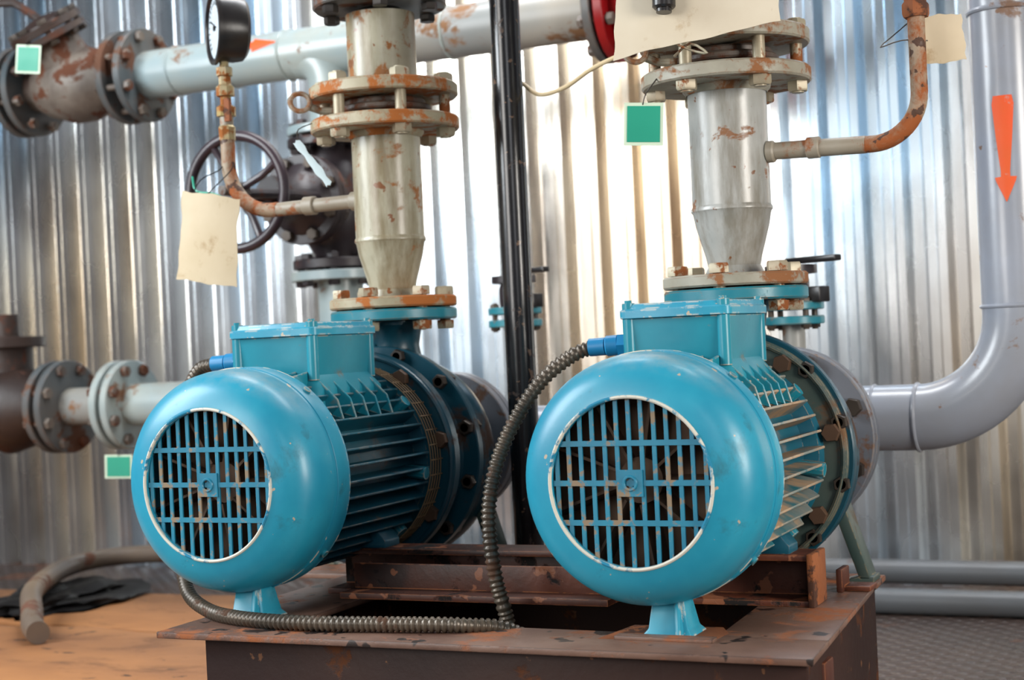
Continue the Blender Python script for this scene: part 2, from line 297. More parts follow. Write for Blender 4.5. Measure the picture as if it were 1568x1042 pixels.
# ---------------------------------------------------------------- motor
def motor(X,fin):
    A=Asm('electric_motor',(X,0,.48),local=True)
    Y=(0,1,0)
    prof=[(.114,.010),(.114,.001),(.117,-.001),(.121,0),(.136,.0040),(.149,.0105),(.159,.0190),(.1665,.030),(.172,.044),(.1745,.060),(.175,.085),(.175,.092),(.1765,.094),(.1765,.130),(.174,.132),(.168,.132),(.168,.06),(.15,.02),(.12,.012),(.114,.010)]
    A.part('fan_cowl',rev(prof,Y,n=96),'blue',ang=50)
    A.part('cowl_seam',merge(torus((0,.0945,0),Y,.1760,.0013,96,6),torus((0,.131,0),Y,.1755,.0014,96,6)),'seam')
    A.part('grille_rim',torus((0,-.0005,0),Y,.1165,.0026,96,8),'lip')
    g=[]
    R=.1155
    p=.0178
    for i in range(-6,7):
        x=i*p; z=math.sqrt(max(0,R*R-x*x)); g.append(box((x,.006,0),(.0058,.003,2*z)))
    for z in (-.054,0,.054):
        x=math.sqrt(R*R-z*z); g.append(box((0,.0055,z),(2*x,.0034,.0075)))
    A.part('grille_bars',merge(*g),'bluebar',smooth=False)
    A.part('hub_plate',merge(*[box((dx,.0035,dz),(w,.003,h)) for dx,dz,w,h in ((0,.0125,.036,.011),(0,-.0125,.036,.011),(.0125,0,.011,.014),(-.0125,0,.011,.014))],
              torus((0,.0015,0),Y,.009,.002,24,6)),'bluebar')
    g=[cyl((0,.045,0),(0,.08,0),.032),rev([(.0,.075),(.15,.078),(.15,.082),(0,.085)],Y,n=48)]
    for k in range(9):
        t=2*math.pi*k/9; rot=Matrix.Rotation(t,3,'Y'); g.append(box(rot@V((.085,.056,0)),(.105,.045,.004),rot@Matrix.Rotation(.15,3,'X')))
    A.part('cooling_fan',merge(*g),'fan')
    A.part('end_shield',rev([(0,.10),(.163,.10),(.163,.125),(.13,.14)],Y,n=64),'dark')
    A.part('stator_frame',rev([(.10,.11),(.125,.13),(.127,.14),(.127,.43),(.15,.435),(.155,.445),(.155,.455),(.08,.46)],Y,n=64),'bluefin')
    g=[]
    nf=40
    for k in range(nf):
        t=2*math.pi*(k+.5)/nf
        d=V((math.sin(t),0,math.cos(t))); s=V((math.cos(t),0,-math.sin(t)))
        if d.z>.93: continue
        hw=.0018
        y0,y1=.125,.432
        lo=[]
        for y,r in ((y0,.158),(y0+.03,.165),(y1-.016,.165),(y1,.148)):
            lo.append([V((0,y,0))+d*.122-s*hw*1.6,V((0,y,0))+d*.122+s*hw*1.6,V((0,y,0))+d*r+s*hw,V((0,y,0))+d*r-s*hw])
        g.append(loft(lo))
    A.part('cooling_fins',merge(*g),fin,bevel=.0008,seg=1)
    g=[]
    for t in (.9,1.7,2.4,-.9,-1.7,-2.4):
        d=V((math.sin(t),0,math.cos(t)))
        g.append(cyl(V((0,.40,0))+d*.12,V((0,.40,0))+d*.168,.011,10))
    for t in (.7,2.3,-.7,-2.3):
        d=V((math.sin(t),0,math.cos(t)))
        g.append(cyl(V((0,.115,0))+d*.172,V((0,.115,0))+d*.181,.0065,12))
    A.part('frame_bosses',merge(*g),'blued')
    bx=.012
    def rr(z,e,c=.012,y0=.18,y1=.37):
        a,b_,p,q=-.079+bx-e,.079+bx+e,y0-e,y1+e; o=[]
        for cx,cy,s0 in ((b_-c,q-c,0),(a+c,q-c,1),(a+c,p+c,2),(b_-c,p+c,3)):
            for k in range(4):
                t=math.pi/2*(s0+k/3); o.append((cx+c*math.cos(t),cy+c*math.sin(t),z))
        return o
    A.part('box_neck',loft([rr(.09,.012),rr(.135,.010),rr(.160,-.006)]),'blued')
    A.part('terminal_box',loft([rr(.155,-.005),rr(.222,0)]),'blued')
    A.part('box_lid',loft([rr(.2225,.0045),rr(.2235,.006),rr(.2345,.006),rr(.2365,.004),rr(.2365,.002),rr(.243,.000),rr(.2445,-.003)]),'blue')
    g=[]
    for sx in(-1,1):
        for yy in (.186,.364):
            g.append(cyl((bx+sx*.072,yy,.15),(bx+sx*.072,yy,.2455),.0095,14)); g.append(cyl((bx+sx*.072,yy,.243),(bx+sx*.072,yy,.2495),.0055,6))
    A.part('lid_screws',merge(*g),'blued')
    A.part('cable_gland',merge(cyl((-.066,.235,.185),(-.095,.232,.185),.018,6),cyl((-.095,.232,.185),(-.115,.228,.184),.0155,16,ch=.002),cyl((-.115,.228,.184),(-.14,.226,.183),.0135,16)),'bluegland')
    g=[]
    for i in range(7):
        xx=-.075+.025*i
        g.append(loft([[(xx-.002,.128,.125),(xx+.002,.128,.125),(xx+.002,.185,.125),(xx-.002,.185,.125)],[(xx-.002,.132,.158),(xx+.002,.132,.158),(xx+.002,.185,.165),(xx-.002,.185,.165)]]))
    for i in range(5):
        yy=.19+.04*i
        g.append(loft([[(.085,yy-.002,.10),(.135,yy-.002,.085),(.135,yy+.002,.085),(.085,yy+.002,.10)],[(.085,yy-.002,.155),(.125,yy-.002,.118),(.125,yy+.002,.118),(.085,yy+.002,.155)]]))
    A.part('neck_ribs',merge(*g),'blued',bevel=.001,seg=1)
    A.part('support_foot',merge(loft([[(-.012,.05,-.215),(.062,.05,-.215),(.062,.115,-.215),(-.012,.115,-.215)],[(-.004,.056,-.206),(.054,.056,-.206),(.054,.108,-.206),(-.004,.108,-.206)],[(.002,.062,-.163),(.046,.062,-.163),(.046,.10,-.163),(.002,.10,-.163)]]),
        loft([[(.040,.040,-.213),(.048,.040,-.213),(.048,.062,-.213),(.040,.062,-.213)],[(.034,.058,-.165),(.042,.058,-.165),(.042,.062,-.165),(.034,.062,-.165)]])),'blue',bevel=.002)
    A.part('mounting_feet',merge(*[loft([[(s*.13,y0,-.1385),(s*.08,y0,-.1385),(s*.08,y1,-.1385),(s*.13,y1,-.1385)],[(s*.13,y0,-.126),(s*.08,y0,-.126),(s*.08,y1,-.126),(s*.13,y1,-.126)],[(s*.10,y0,-.09),(s*.08,y0,-.09),(s*.08,y1,-.09),(s*.10,y1,-.09)]])
        for s in(-1,1) for y0,y1 in((.31,.36),)]),'bluefin',bevel=.002)
    return A
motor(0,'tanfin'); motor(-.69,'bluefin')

# ---------------------------------------------------------------- pump
def pump(X,Yp,col,ringcol,sy,sr):
    A=Asm('centrifugal_pump',(X,Yp,.48),local=True); Y=(0,1,0); yy=.46-Yp
    A.part('lantern_flange',merge(ringg((0,yy+.0,0),Y,.192,.09,.022,72),),ringcol)
    A.part('lantern_rim',torus((0,yy-.012,0),Y,.186,.005,72,8),ringcol)
    A.part('lantern_bolts',boltring((0,yy,0),Y,.172,8,.012,.009,.2),'boltr')
    A.part('lantern_bracket',rev([(.15,yy+.01),(.14,yy+.02),(.125,-.09),(.16,-.075),(.19,-.065),(.19,-.05)],Y,n=64),'bluepump')
    if X<-.3:
        g=[]
        for s in range(40):
            t=2*math.pi*s/40; d=V((math.sin(t),0,math.cos(t)))
            g.append(box(V((0,yy-.032,0))+d*.1675,(.002,.045,.002),Matrix.Rotation(t,3,'Y')))
        for j in range(6): g.append(torus((0,yy-.054+j*.009,0),Y,.1675,.0012,60,5))
        A.part('coupling_guard_mesh',merge(*g),'mesh')
    vs=[];fs=[]; n=72; m=14
    for k in range(n):
        t=2*math.pi*k/n; Rv=.175+.030*((t/(2*math.pi)))
        d=V((math.sin(t),0,math.cos(t)))
        for j in range(m):
            a=2*math.pi*j/m; r=.035+.012*(t/(2*math.pi))
            vs.append(d*(Rv-.03+r*math.cos(a))+V((0,1.25*r*math.sin(a),0)))
    for k in range(n):
        for j in range(m):
            fs.append((k*m+j,k*m+(j+1)%m,((k+1)%n)*m+(j+1)%m,((k+1)%n)*m+j))
    A.part('volute_casing',merge((vs,fs),rev([(0,-.04),(.17,-.035),(.17,.035),(.12,.05),(.09,.07),(.075,.12),(.07,sy-.01),(0,sy-.01)],Y,n=64)),'bluepump')
    A.part('casing_cover',merge(ringg((0,-.062,0),Y,.20,.12,.02,72)),'bluepump')
    A.part('casing_bolts',boltring((0,-.062,0),Y,.186,12,.012,.008),'boltd')
    A.part('discharge_neck',rev([(.062,.10),(.05,.17),(.045,.20),(.05,.228),(.06,.238),(.06,.245)],(0,0,1),(0,0,0),32),'bluepump')
    A.part('discharge_flange',ringg((0,0,.2565),(0,0,1),.118,.05,.021,64,.003),'bluefl')
    A.part('suction_flange',merge(ringg((0,sy,0),Y,sr,.06,.022,64)),'suctfl')
    A.part('gusset_ribs',merge(*[loft([[d*.05+V((0,.0,0))+s*.004,d*.05-s*.004,d*.17-s*.004+V((0,.03,0)),d*.17+s*.004+V((0,.03,0))],[d*.05+V((0,.18,0))+s*.004,d*.05+V((0,.18,0))-s*.004,d*.08-s*.004+V((0,.18,0)),d*.08+s*.004+V((0,.18,0))]])
          for t in (.6,1.6,2.6,-.6,-1.6,-2.6) for d,s in ((V((math.sin(t),0,math.cos(t))),V((math.cos(t),0,-math.sin(t)))),)]),'bluepump')
    zf=-.2145; g=[]
    for s in(-1,1):
        g.append(loft([[(s*.205,.0,zf),(s*.15,.0,zf),(s*.15,.05,zf),(s*.205,.05,zf)],[(s*.205,.0,zf+.010),(s*.183,.0,zf+.010),(s*.183,.05,zf+.010),(s*.205,.05,zf+.010)]]))
        g.append(loft([[(s*.200,.0,zf+.005),(s*.182,.0,zf+.005),(s*.182,.05,zf+.005),(s*.200,.05,zf+.005)],[(s*.150,.0,-.05),(s*.128,.0,-.05),(s*.128,.05,-.05),(s*.150,.05,-.05)]]))
    A.part('support_legs',merge(*g),'pumpgrey',bevel=.002)
pump(-.685,.60,'bluepump','bluepump',.20,.142); pump(-.0,.53,'pumpgrey','pumpgrey',.250,.165)

# ---------------------------------------------------------------- risers
def ring_at(x,y,z,ro,ri,t): return ringg((x,y,z),(0,0,1),ro,ri,t,64,.003)
def riser(X,Y,mat,fm):
    A=Asm('discharge_riser_pipe',(X,Y,.75)); Z=(0,0,1); r=.0645
    A.part('lower_flange',ring_at(X,Y,.760,.119,.03,.020),fm)
    A.part('lower_flange_bolts',boltring((X,Y,.7475),Z,.096,6,.024,.0105,.55),'bolt')
    A.part('reducer',rev([(.05,.77),(.043,.785),(.046,.80),(.060,.85),(.064,.872),(.067,.876),(.067,.880),(.0645,.884)],Z,(X,Y,0),48),mat)
    A.part('spool',rev([(r,.880),(r,1.083)],Z,(X,Y,0),48),mat)
    A.part('middle_flange_lower',merge(ring_at(X,Y,1.092,.139,.05,.024),rev([(.066,1.068),(.072,1.075),(.074,1.084)],Z,(X,Y,0),48)),fm)
    A.part('blank_paddle',merge(ring_at(X,Y,1.121,.088,.0,.012),ring_at(X,Y,1.111,.078,.0,.012),ring_at(X,Y,1.132,.078,.0,.012)),'cast')
    A.part('middle_flange_upper',merge(ring_at(X,Y,1.154,.139,.05,.024),rev([(.066,1.178),(.072,1.171),(.074,1.162)],Z,(X,Y,0),48)),fm)
    A.part('middle_flange_bolts',boltring((X,Y,1.123),Z,.116,6,.043,.0105,.25,over=.018),'bolt')
    A.part('upper_pipe',rev([(r,1.16),(r,1.30)],Z,(X,Y,0),48),mat)
    A.part('top_flange',merge(ring_at(X,Y,1.322,.125,.04,.022),ring_at(X,Y,1.354,.125,.04,.022)),'headfl')
    A.part('top_flange_bolts',boltring((X,Y,1.338),Z,.105,6,.029,.009),'boltd')
    A.part('top_pipe',rev([(r,1.36),(r,1.9)],Z,(X,Y,0),48),mat)
    d=V((-.75,-.66,0)).normalized()
    base=V((X,Y,1.121))
    A.part('paddle_handle',merge(tube([base+d*.08,base+d*.120,base+d*.142+V((0,0,.008))],.007,10),torus(base+d*.158+V((0,0,.016)),(.55,-.75,.3),.018,.005,28,8)),'flangeg')
riser(-.685,.60,'riser','flange'); riser(0,.53,'riserg','flangeg')

# ---------------------------------------------------------------- gauge siphon, left
A=Asm('pressure_gauge_line',(-1.04,.6,1.0))
p=fillet([(-.74,.6,.957),(-1.041,.6,.953),(-1.041,.6,1.16)],.095,12)
A.part('siphon_pipe',tube(p,.0135,16),'gpipe')
p2=fillet([(-.93,.6,.955),(-1.041,.6,.953),(-1.041,.6,1.11)],.095,12)
A.part('rusty_bend',tube(p2,.0142,16),'rustpipe')
A.part('pipe_sleeve',merge(cyl((-.87,.6,.956),(-.845,.6,.956),.018,20,ch=.002),cyl((-.765,.6,.957),(-.74,.6,.957),.018,20,ch=.002)),'gpipe')
A.part('union',merge(rev([(0,1.10),(.016,1.10),(.017,1.125),(.013,1.13),(.013,1.145),(.019,1.147),(.019,1.165),(.011,1.17),(.011,1.185),(.018,1.187),(.018,1.205),(.012,1.21),(.012,1.225),(.016,1.227),(.016,1.243),(.008,1.246),(.008,1.26),(0,1.26)],(0,0,1),(-1.041,.6,0),8)),'brass')
A.part('cock_handle',merge(box((-1.02,.575,1.155),(.012,.008,.045)),cyl((-1.041,.6,1.155),(-1.022,.575,1.155),.008,8)),'rustonly')
G=Asm('pressure_gauge',(-1.041,.6,1.315)); n=V((-.68,-.735,0)).normalized(); c=V((-1.041,.6,1.320))
G.part('case',rev([(0,-.045),(.055,-.045),(.063,-.038),(.066,-.02),(.066,.012),(.071,.013),(.071,.020),(.064,.021),(.061,.018),(.060,.013),(0,.013)],n,c,48),'black')
G.part('dial',rev([(0,.0135),(.0595,.0135),(.0595,.0145),(0,.0145)],n,c,48),'gaugef')
a_,u_,w_=frame(n)
tk=[]
for k in range(21):
    t=-2.3+4.6*k/20+math.pi/2
    d=u_*math.cos(t)-w_*math.sin(t); tk.append(tube([c+n*.0150+d*.046,c+n*.0150+d*.054],.0009,5))
tk.append(tube([c+n*.0155-u_*.012,c+n*.0155+u_*.035-w_*.02],.0014,5)); tk.append(cyl(c+n*.014,c+n*.018,.005,12))
G.part('dial_marks',merge(*tk),'black')
G.part('stem',cyl((-1.041,.6,1.235),(-1.041,.6,1.262),.009,6),'brass')

A=Asm('rusty_gauge_pipe',(.3,.53,1.0))
p=fillet([(.05,.53,.968),(.312,.53,.962),(.312,.53,1.5)],.075,12)
A.part('pipe',tube(p,.0135,16),'rustpipe')
A.part('straight_run',cyl((.055,.53,.968),(.225,.53,.964),.0142,16),'gpipe')
A.part('sleeves',merge(cyl((.13,.53,.967),(.152,.53,.967),.0175,20,ch=.002),cyl((.062,.53,.967),(.078,.53,.967),.018,20,ch=.003)),'gpipe')
A.part('fitting',rev([(0,1.155),(.020,1.155),(.022,1.16),(.022,1.175),(.018,1.18),(.018,1.20),(.024,1.205),(.024,1.225),(0,1.225)],(0,0,1),(.312,.53,0),6),'rustonly')

# ---------------------------------------------------------------- suction line right
A=Asm('suction_pipe',(.3,1.0,.6))
zc=.50
p=fillet([(0,.800,zc-.015),(0,1.0,zc),(.385,1.0,zc),(.385,1.0,2.3)],[.115,.185],14)
A.part('pipe',tube(p,.062,40),'suction')
A.part('welds',merge(torus((.2,1.0,zc),(1,0,0),.062,.004,40,8),torus((.12,1.0,zc),(1,0,0),.062,.003,40,8),torus((.385,1.0,.70),(0,0,1),.062,.004,40,8),torus((.385,1.0,1.235),(0,0,1),.062,.005,40,8)),'suction')
A.part('flange',ringg((0,.805,.48),(0,1,0),.165,.05,.022,64),'suctfl')
A.part('flange_bolts',boltring((0,.792,.48),(0,1,0),.142,8,.026,.010),'boltd')
def arrow_cyl(c,ax,R,rows,ref):
    a=V(ax).normalized(); d0=V(ref); d0=(d0-a*d0.dot(a)).normalized(); s=a.cross(d0); vs=[];fs=[];m=8
    for h,w in rows:
        for j in range(m+1):
            t=(w*(2*j/m-1))/R; vs.append(V(c)+a*h+(d0*math.cos(t)+s*math.sin(t))*(R+.0012))
    for i in range(len(rows)-1):
        for j in range(m): fs.append((i*(m+1)+j,i*(m+1)+j+1,(i+1)*(m+1)+j+1,(i+1)*(m+1)+j))
    return vs,fs
A.part('flow_arrow',arrow_cyl((.385,1,0),(0,0,1),.062,[(1.075,.016),(1.06,.019),(1.0,.014),(.94,.008),(.93,.008),(.9295,.019),(.922,.017),(.885,.0005)],(-.02,-1,0)),'orange')
A=Asm('suction_pipe',(-.685,1.0,.5))
p=fillet([(-.685,.81,.48),(-.685,1.02,.48),(-.30,1.02,.48),(-.30,1.02,.10),],[.11,.12],10)
A.part('pipe',tube(p,.060,32),'suction'); A.part('flange',ringg((-.685,.823,.48),(0,1,0),.142,.05,.02,64),'suctfl')
A.part('floor_flange',ringg((-.30,1.02,.06),(0,0,1),.12,.03,.12,40),'headfl')

# ---------------------------------------------------------------- header line
HY,HZ=1.48,1.445
A=Asm('header_pipe',(-1.4,HY,HZ)); X=(1,0,0)
A.part('pipe_left',cyl((-3.6,HY,HZ),(-2.33,HY,HZ),.064,40),'header')
A.part('pipe_main',cyl((-1.92,HY,HZ),(-1.20,HY,HZ),.064,40),'header')
A.part('pipe_right',cyl((-1.20,HY,HZ),(-.58,HY,HZ),.064,40),'headerb')
A.part('weld_rings',merge(*[torus((x,HY,HZ),X,.064,.004,40,8) for x in (-1.80,-1.62,-1.45,-1.21,-.98,-.80)]),'header')
A.part('branch_elbow',tube(fillet([(-1.42,HY,HZ-.01),(-1.33,HY,HZ-.01),(-1.33,HY,1.25)],.075,10),.058,32),'header')
A.part('end_flange',merge(ringg((-.575,HY,HZ),X,.125,.03,.02,48)),'headfl')
A.part('flow_arrow',arrow_cyl((0,HY,HZ),X,.064,[(-1.60,.008),(-1.53,.010),(-1.525,.010),(-1.5245,.020),(-1.45,.0005)],(0,-1,.45)),'orange')
A.part('flange_inner',merge(ringg((-1.915,HY,HZ),X,.127,.03,.022,56),ringg((-2.345,HY,HZ),X,.127,.03,.022,56)),'headfl')
CX=.06
A=Asm('check_valve',(-2.13,HY,HZ))
A.part('flanges',merge(ringg((-2.035+CX,HY,HZ),X,.127,.03,.022,56),ringg((-2.362+CX,HY,HZ),X,.127,.03,.022,56)),'headfl')
A.part('flange_bolts',merge(boltring((-2.005+CX,HY,HZ),X,.106,8,.043,.009),boltring((-2.371+CX,HY,HZ),X,.106,8,.032,.009)),'cast')
A.part('body',rev([(.06,-2.36+CX),(.065,-2.33+CX),(.085,-2.29+CX),(.105,-2.22+CX),(.105,-2.17+CX),(.085,-2.10+CX),(.065,-2.07+CX),(.06,-2.02+CX)],X,(0,HY,HZ),40),'cast')
bd=V((-.25,-.45,.86)).normalized(); bc=V((-2.2+CX,HY,HZ))
A.part('bonnet_neck',cyl(bc,bc+bd*.15,.075,32,r2=.07),'cast')
A.part('bonnet_flanges',merge(ringg(bc+bd*.15,bd,.105,0,.02,40),ringg(bc+bd*.175,bd,.105,0,.022,40),rev([(0,.21),(.04,.205),(.07,.19),(.075,.18)],bd,bc,32)),'castd')
A.part('bonnet_bolts',boltring(bc+bd*.163,bd,.088,8,.024,.009),'boltd')
A.part('lever',tube([bc+bd*.2,bc+bd*.26+V((-.05,0,0)),bc+bd*.27+V((-.16,-.02,.0))],.012,10),'castd')
RX=.08
A=Asm('red_valve',(-.57+RX,HY,HZ))
A.part('body',merge(rev([(.05,-.645+RX),(.07,-.63+RX),(.10,-.58+RX),(.10,-.54+RX),(.07,-.49+RX),(.05,-.475+RX)],X,(0,HY,HZ),40),cyl((-.56+RX,HY,HZ),(-.56+RX,HY,HZ+.2),.06,32)),'red')
A.part('flanges',merge(ringg((-.625+RX,HY,HZ),X,.125,.03,.022,48),ringg((-.49+RX,HY,HZ),X,.125,.03,.022,48),ringg((-.56+RX,HY,HZ+.2),(0,0,1),.10,0,.03,40)),'red')
A.part('bolts',boltring((-.638+RX,HY,HZ),X,.105,8,.03,.009),'cast')
A.part('outlet_pipe',tube(fillet([(-.40,HY,HZ),(-.22,HY,HZ),(-.22,HY,2.0)],.12,8),.064,32),'headerb')

# ---------------------------------------------------------------- gate valve with handwheel
vx,vy,vz=-1.33,1.48,1.05
A=Asm('gate_valve',(vx,vy,vz)); Z=(0,0,1)
A.part('top_flanges',merge(ringg((vx,vy,1.235),Z,.118,.03,.022,48)),'header')
A.part('top_flange_valve',merge(ringg((vx,vy,1.205),Z,.118,.03,.022,48)),'blackvalve')
A.part('bottom_flange_valve',merge(ringg((vx,vy,.895),Z,.118,.03,.024,48)),'blackvalve')
A.part('bottom_flange',merge(ringg((vx,vy,.865),Z,.125,.03,.024,48)),'header')
A.part('flange_bolts',merge(boltring((vx,vy,1.22),Z,.098,8,.026,.009),boltring((vx,vy,.88),Z,.1,8,.028,.009)),'blackvalve')
A.part('body',rev([(.06,.89),(.062,.92),(.085,.96),(.10,1.02),(.10,1.08),(.085,1.14),(.062,1.18),(.06,1.21)],Z,(vx,vy,0),40),'blackvalve')
A.part('bonnet',merge(rev([(.085,0),(.08,.12),(.11,.125),(.11,.145)],(0,-1,0),(vx,vy,vz),32),ringg((vx,vy-.16,vz),(0,1,0),.112,0,.022,40),rev([(.09,.17),(.06,.2),(.035,.24),(.035,.27),(.05,.275),(.05,.295),(0,.295)],(0,-1,0),(vx,vy,vz),32)),'blackvalve')
A.part('bonnet_bolts',boltring((vx,vy-.148,vz),(0,1,0),.095,8,.026,.009),'boltd')
A.part('yoke',merge(*[tube([(vx+s*.06,vy-.18,vz),(vx+s*.055,vy-.30,vz),(vx+s*.02,vy-.38,vz),(vx,vy-.40,vz)],.012,10) for s in(-1,1)]),'blackvalve')
A.part('stem',cyl((vx,vy-.25,vz),(vx,vy-.50,vz),.011,14),'cast')
wc=V((vx,vy-.44,vz))
g=[torus(wc,(0,1,0),.130,.0125,64,12),cyl(wc+V((0,.02,0)),wc-V((0,.02,0)),.026,20)]
for k in range(4):
    t=math.pi*2*k/4+.5; d=V((math.cos(t),0,math.sin(t))); g.append(tube([wc+d*.02,wc+d*.07+V((0,.012,0)),wc+d*.128],.009,10))
A.part('handwheel',merge(*g),'wheel')
A=Asm('branch_pipe',(vx,vy,.5))
A.part('vertical',cyl((vx,vy,.855),(vx,vy,.012),.058,32),'header')
A.part('tee',merge(cyl((vx,vy,.552),(-1.7,vy,.552),.0585,32),ringg((vx,vy,.03),Z,.11,.03,.036,40)),'header')
A=Asm('lower_pipeline',(-2.2,vy,.552))
A.part('pipe',cyl((-2.02,vy,.552),(-1.70,vy,.552),.058,32),'header')
A.part('pipe_mid',cyl((-2.30,vy,.552),(-2.05,vy,.552),.052,32),'headerb')
A.part('blue_flanges',merge(ringg((-2.015,vy,.552),X,.122,.03,.022,56),ringg((-2.052,vy,.552),X,.122,.03,.022,56)),'header')
A.part('blue_flange_bolts',boltring((-2.034,vy,.552),X,.1,8,.03,.0095),'cast')
A.part('rust_flanges',merge(ringg((-2.235,vy,.552),X,.13,.03,.022,56),ringg((-2.275,vy,.552),X,.13,.03,.022,56)),'headfl')
A.part('rust_flange_bolts',boltring((-2.255,vy,.552),X,.108,8,.03,.0095),'cast')
A.part('globe_valve_body',rev([(.06,-2.62),(.12,-2.62),(.12,-2.60),(.065,-2.59),(.11,-2.50),(.13,-2.44),(.11,-2.37),(.07,-2.31),(.05,-2.27)],X,(0,vy,.552),40),'castd')
A.part('valve_bonnet',merge(cyl((-2.45,vy,.6),(-2.45,vy,.74),.075,28),ringg((-2.45,vy,.74),Z,.11,0,.03,40),cyl((-2.45,vy,.75),(-2.45,vy,.82),.04,20)),'castd')
A.part('far_pipe',cyl((-2.6,vy,.552),(-3.6,vy,.552),.06,32),'castd')

# ---------------------------------------------------------------- pole
A=Asm('steel_pole',(-.46,.67,1))
A.part('shaft',cyl((-.46,.67,.0),(-.46,.67,3.0),.0275,36),'pole')
A.part('foot_plate',box((-.46,.67,.006),(.14,.14,.012)),'black',bevel=.002)

def ballvalve(x,y,z,h0):
    A=Asm('ball_valve',(x,y,z))
    A.part('pipe',cyl((x,y,h0),(x,y,z-.03),.022,20),'headerb')
    A.part('flange',merge(ringg((x,y,z),Z,.06,.0,.016,32),ringg((x,y,z-.028),Z,.06,0,.016,32)),'bluefl')
    A.part('body',rev([(0,0),(.03,0),(.034,.02),(.034,.05),(.03,.06),(.05,.062),(.05,.078),(0,.08)],Z,(x,y,z),20),'blackvalve')
    A.part('handle',merge(box((x+.05,y-.03,z+.086),(.13,.02,.012),Matrix.Rotation(-.5,3,'Z')),box((x+.05,y-.02,z+.02),(.05,.03,.03),Matrix.Rotation(-.5,3,'Z'))),'black',bevel=.003)
    A.part('bolts',boltring((x,y,z-.014),Z,.048,4,.02,.006),'boltd')
ballvalve(-.717,1.21,.745,.0); ballvalve(-.03,1.0,.72,.55)

# ---------------------------------------------------------------- conduits
def conduit(name,pts,r=.0118):
    A=Asm(name,pts[0]); path=catmull(pts,.0022)
    A.part('corrugated_sleeve',tube(path,r,14,rf=lambda i:r*(1.0 if (i%4) in(0,1) else .80)),'conduit',ang=80)
conduit('flexible_conduit',[(-.138,.226,.663),(-.165,.215,.652),(-.205,.19,.618),(-.238,.165,.565),(-.260,.14,.506),(-.270,.125,.45),(-.272,.12,.40),(-.265,.12,.33),(-.255,.125,.28),(-.24,.15,.17),(-.22,.2,.06)])
conduit('flexible_conduit',[(-.828,.226,.663),(-.865,.235,.655),(-.895,.24,.62),(-.915,.23,.56),(-.92,.21,.49),(-.90,.18,.41),(-.85,.14,.335),(-.80,.09,.295),(-.73,.045,.279),(-.66,.01,.2772),(-.58,-.010,.2772),(-.494,-.012,.2772),(-.40,.0,.2772),(-.33,.01,.2772),(-.27,.03,.274),(-.225,.07,.262),(-.19,.12,.22),(-.17,.18,.12)])
A=Asm('red_wire',(-.30,.45,.4)); A.part('wire',tube(catmull([(-.30,.50,.50),(-.31,.46,.44),(-.30,.45,.38),(-.29,.46,.345)],.01),.005,8),'redwire')

# ---------------------------------------------------------------- base frame
A=Asm('pump_base_frame',(-.25,.2,.13))
t0,t1=.255,.265
A.part('top_front_strip',prism([(-.75,-.062),(.252,-.052),(.243,.07),(-.75,.085)],t0,t1),'basetop',bevel=.002)
A.part('top_right_strip',prism([(.243,.07),(.210,.50),(.07,.50),(.09,.07)],t0,t1),'basetop',bevel=.002)
A.part('top_left_strip',prism([(-.75,.085),(-.58,.085),(-.58,.5),(-.75,.5)],t0,t1),'basetop',bevel=.002)
A.part('top_back_strip',prism([(-.90,.50),(.210,.50),(.205,.62),(-.90,.72)],t0,t1),'basetop',bevel=.002)
A.part('front_channel',merge(box((-.22,-.03,.1275),(.92,.012,.2549)),box((-.22,-.015,.01),(.92,.05,.02))),'base',bevel=.002)
A.part('right_channel',prism([(.225,-.035),(.190,.60),(.17,.60),(.21,-.035)],0,.2549),'base')
A.part('left_channel',box((-.672,.30,.1275),(.014,.66,.2549)),'base')
A.part('back_channel',box((-.25,.60,.1275),(.84,.014,.2549)),'base')
A.part('inner_beam_low',box((-.22,.16,.17),(.88,.05,.10)),'beam',bevel=.003)
A=Asm('motor_mounting_beam',(-.25,.34,.30))
A.part('channel',merge(box((-.255,.365,.3035),(.83,.010,.077)),box((-.255,.335,.3375),(.83,.07,.009)),box((-.255,.335,.2696),(.83,.07,.009))),'beam',bevel=.0015)
A.part('end_plate',box((.163,.335,.3045),(.010,.078,.079)),'rustonly',bevel=.002)
A.part('angle_iron',merge(box((-.34,.20,.285),(.46,.05,.01)),box((-.34,.226,.305),(.46,.006,.05))),'beam',bevel=.001)
A=Asm('rusty_shim_plate',(.03,.07,.27)); A.part('plate',prism([(-.065,.02),(.095,.03),(.10,.09),(.08,.13),(-.05,.125)],.2645,.2652),'rustonly')
A.part('lower_shim',box((.03,.028,.2675),(.14,.022,.006)),'basetop',bevel=.001)
A=Asm('angle_bracket',(.2,.56,.28))
A.part('gusset',merge(box((.172,.46,.283),(.010,.05,.036)),box((.195,.47,.2695),(.045,.045,.008))),'beam',bevel=.002)

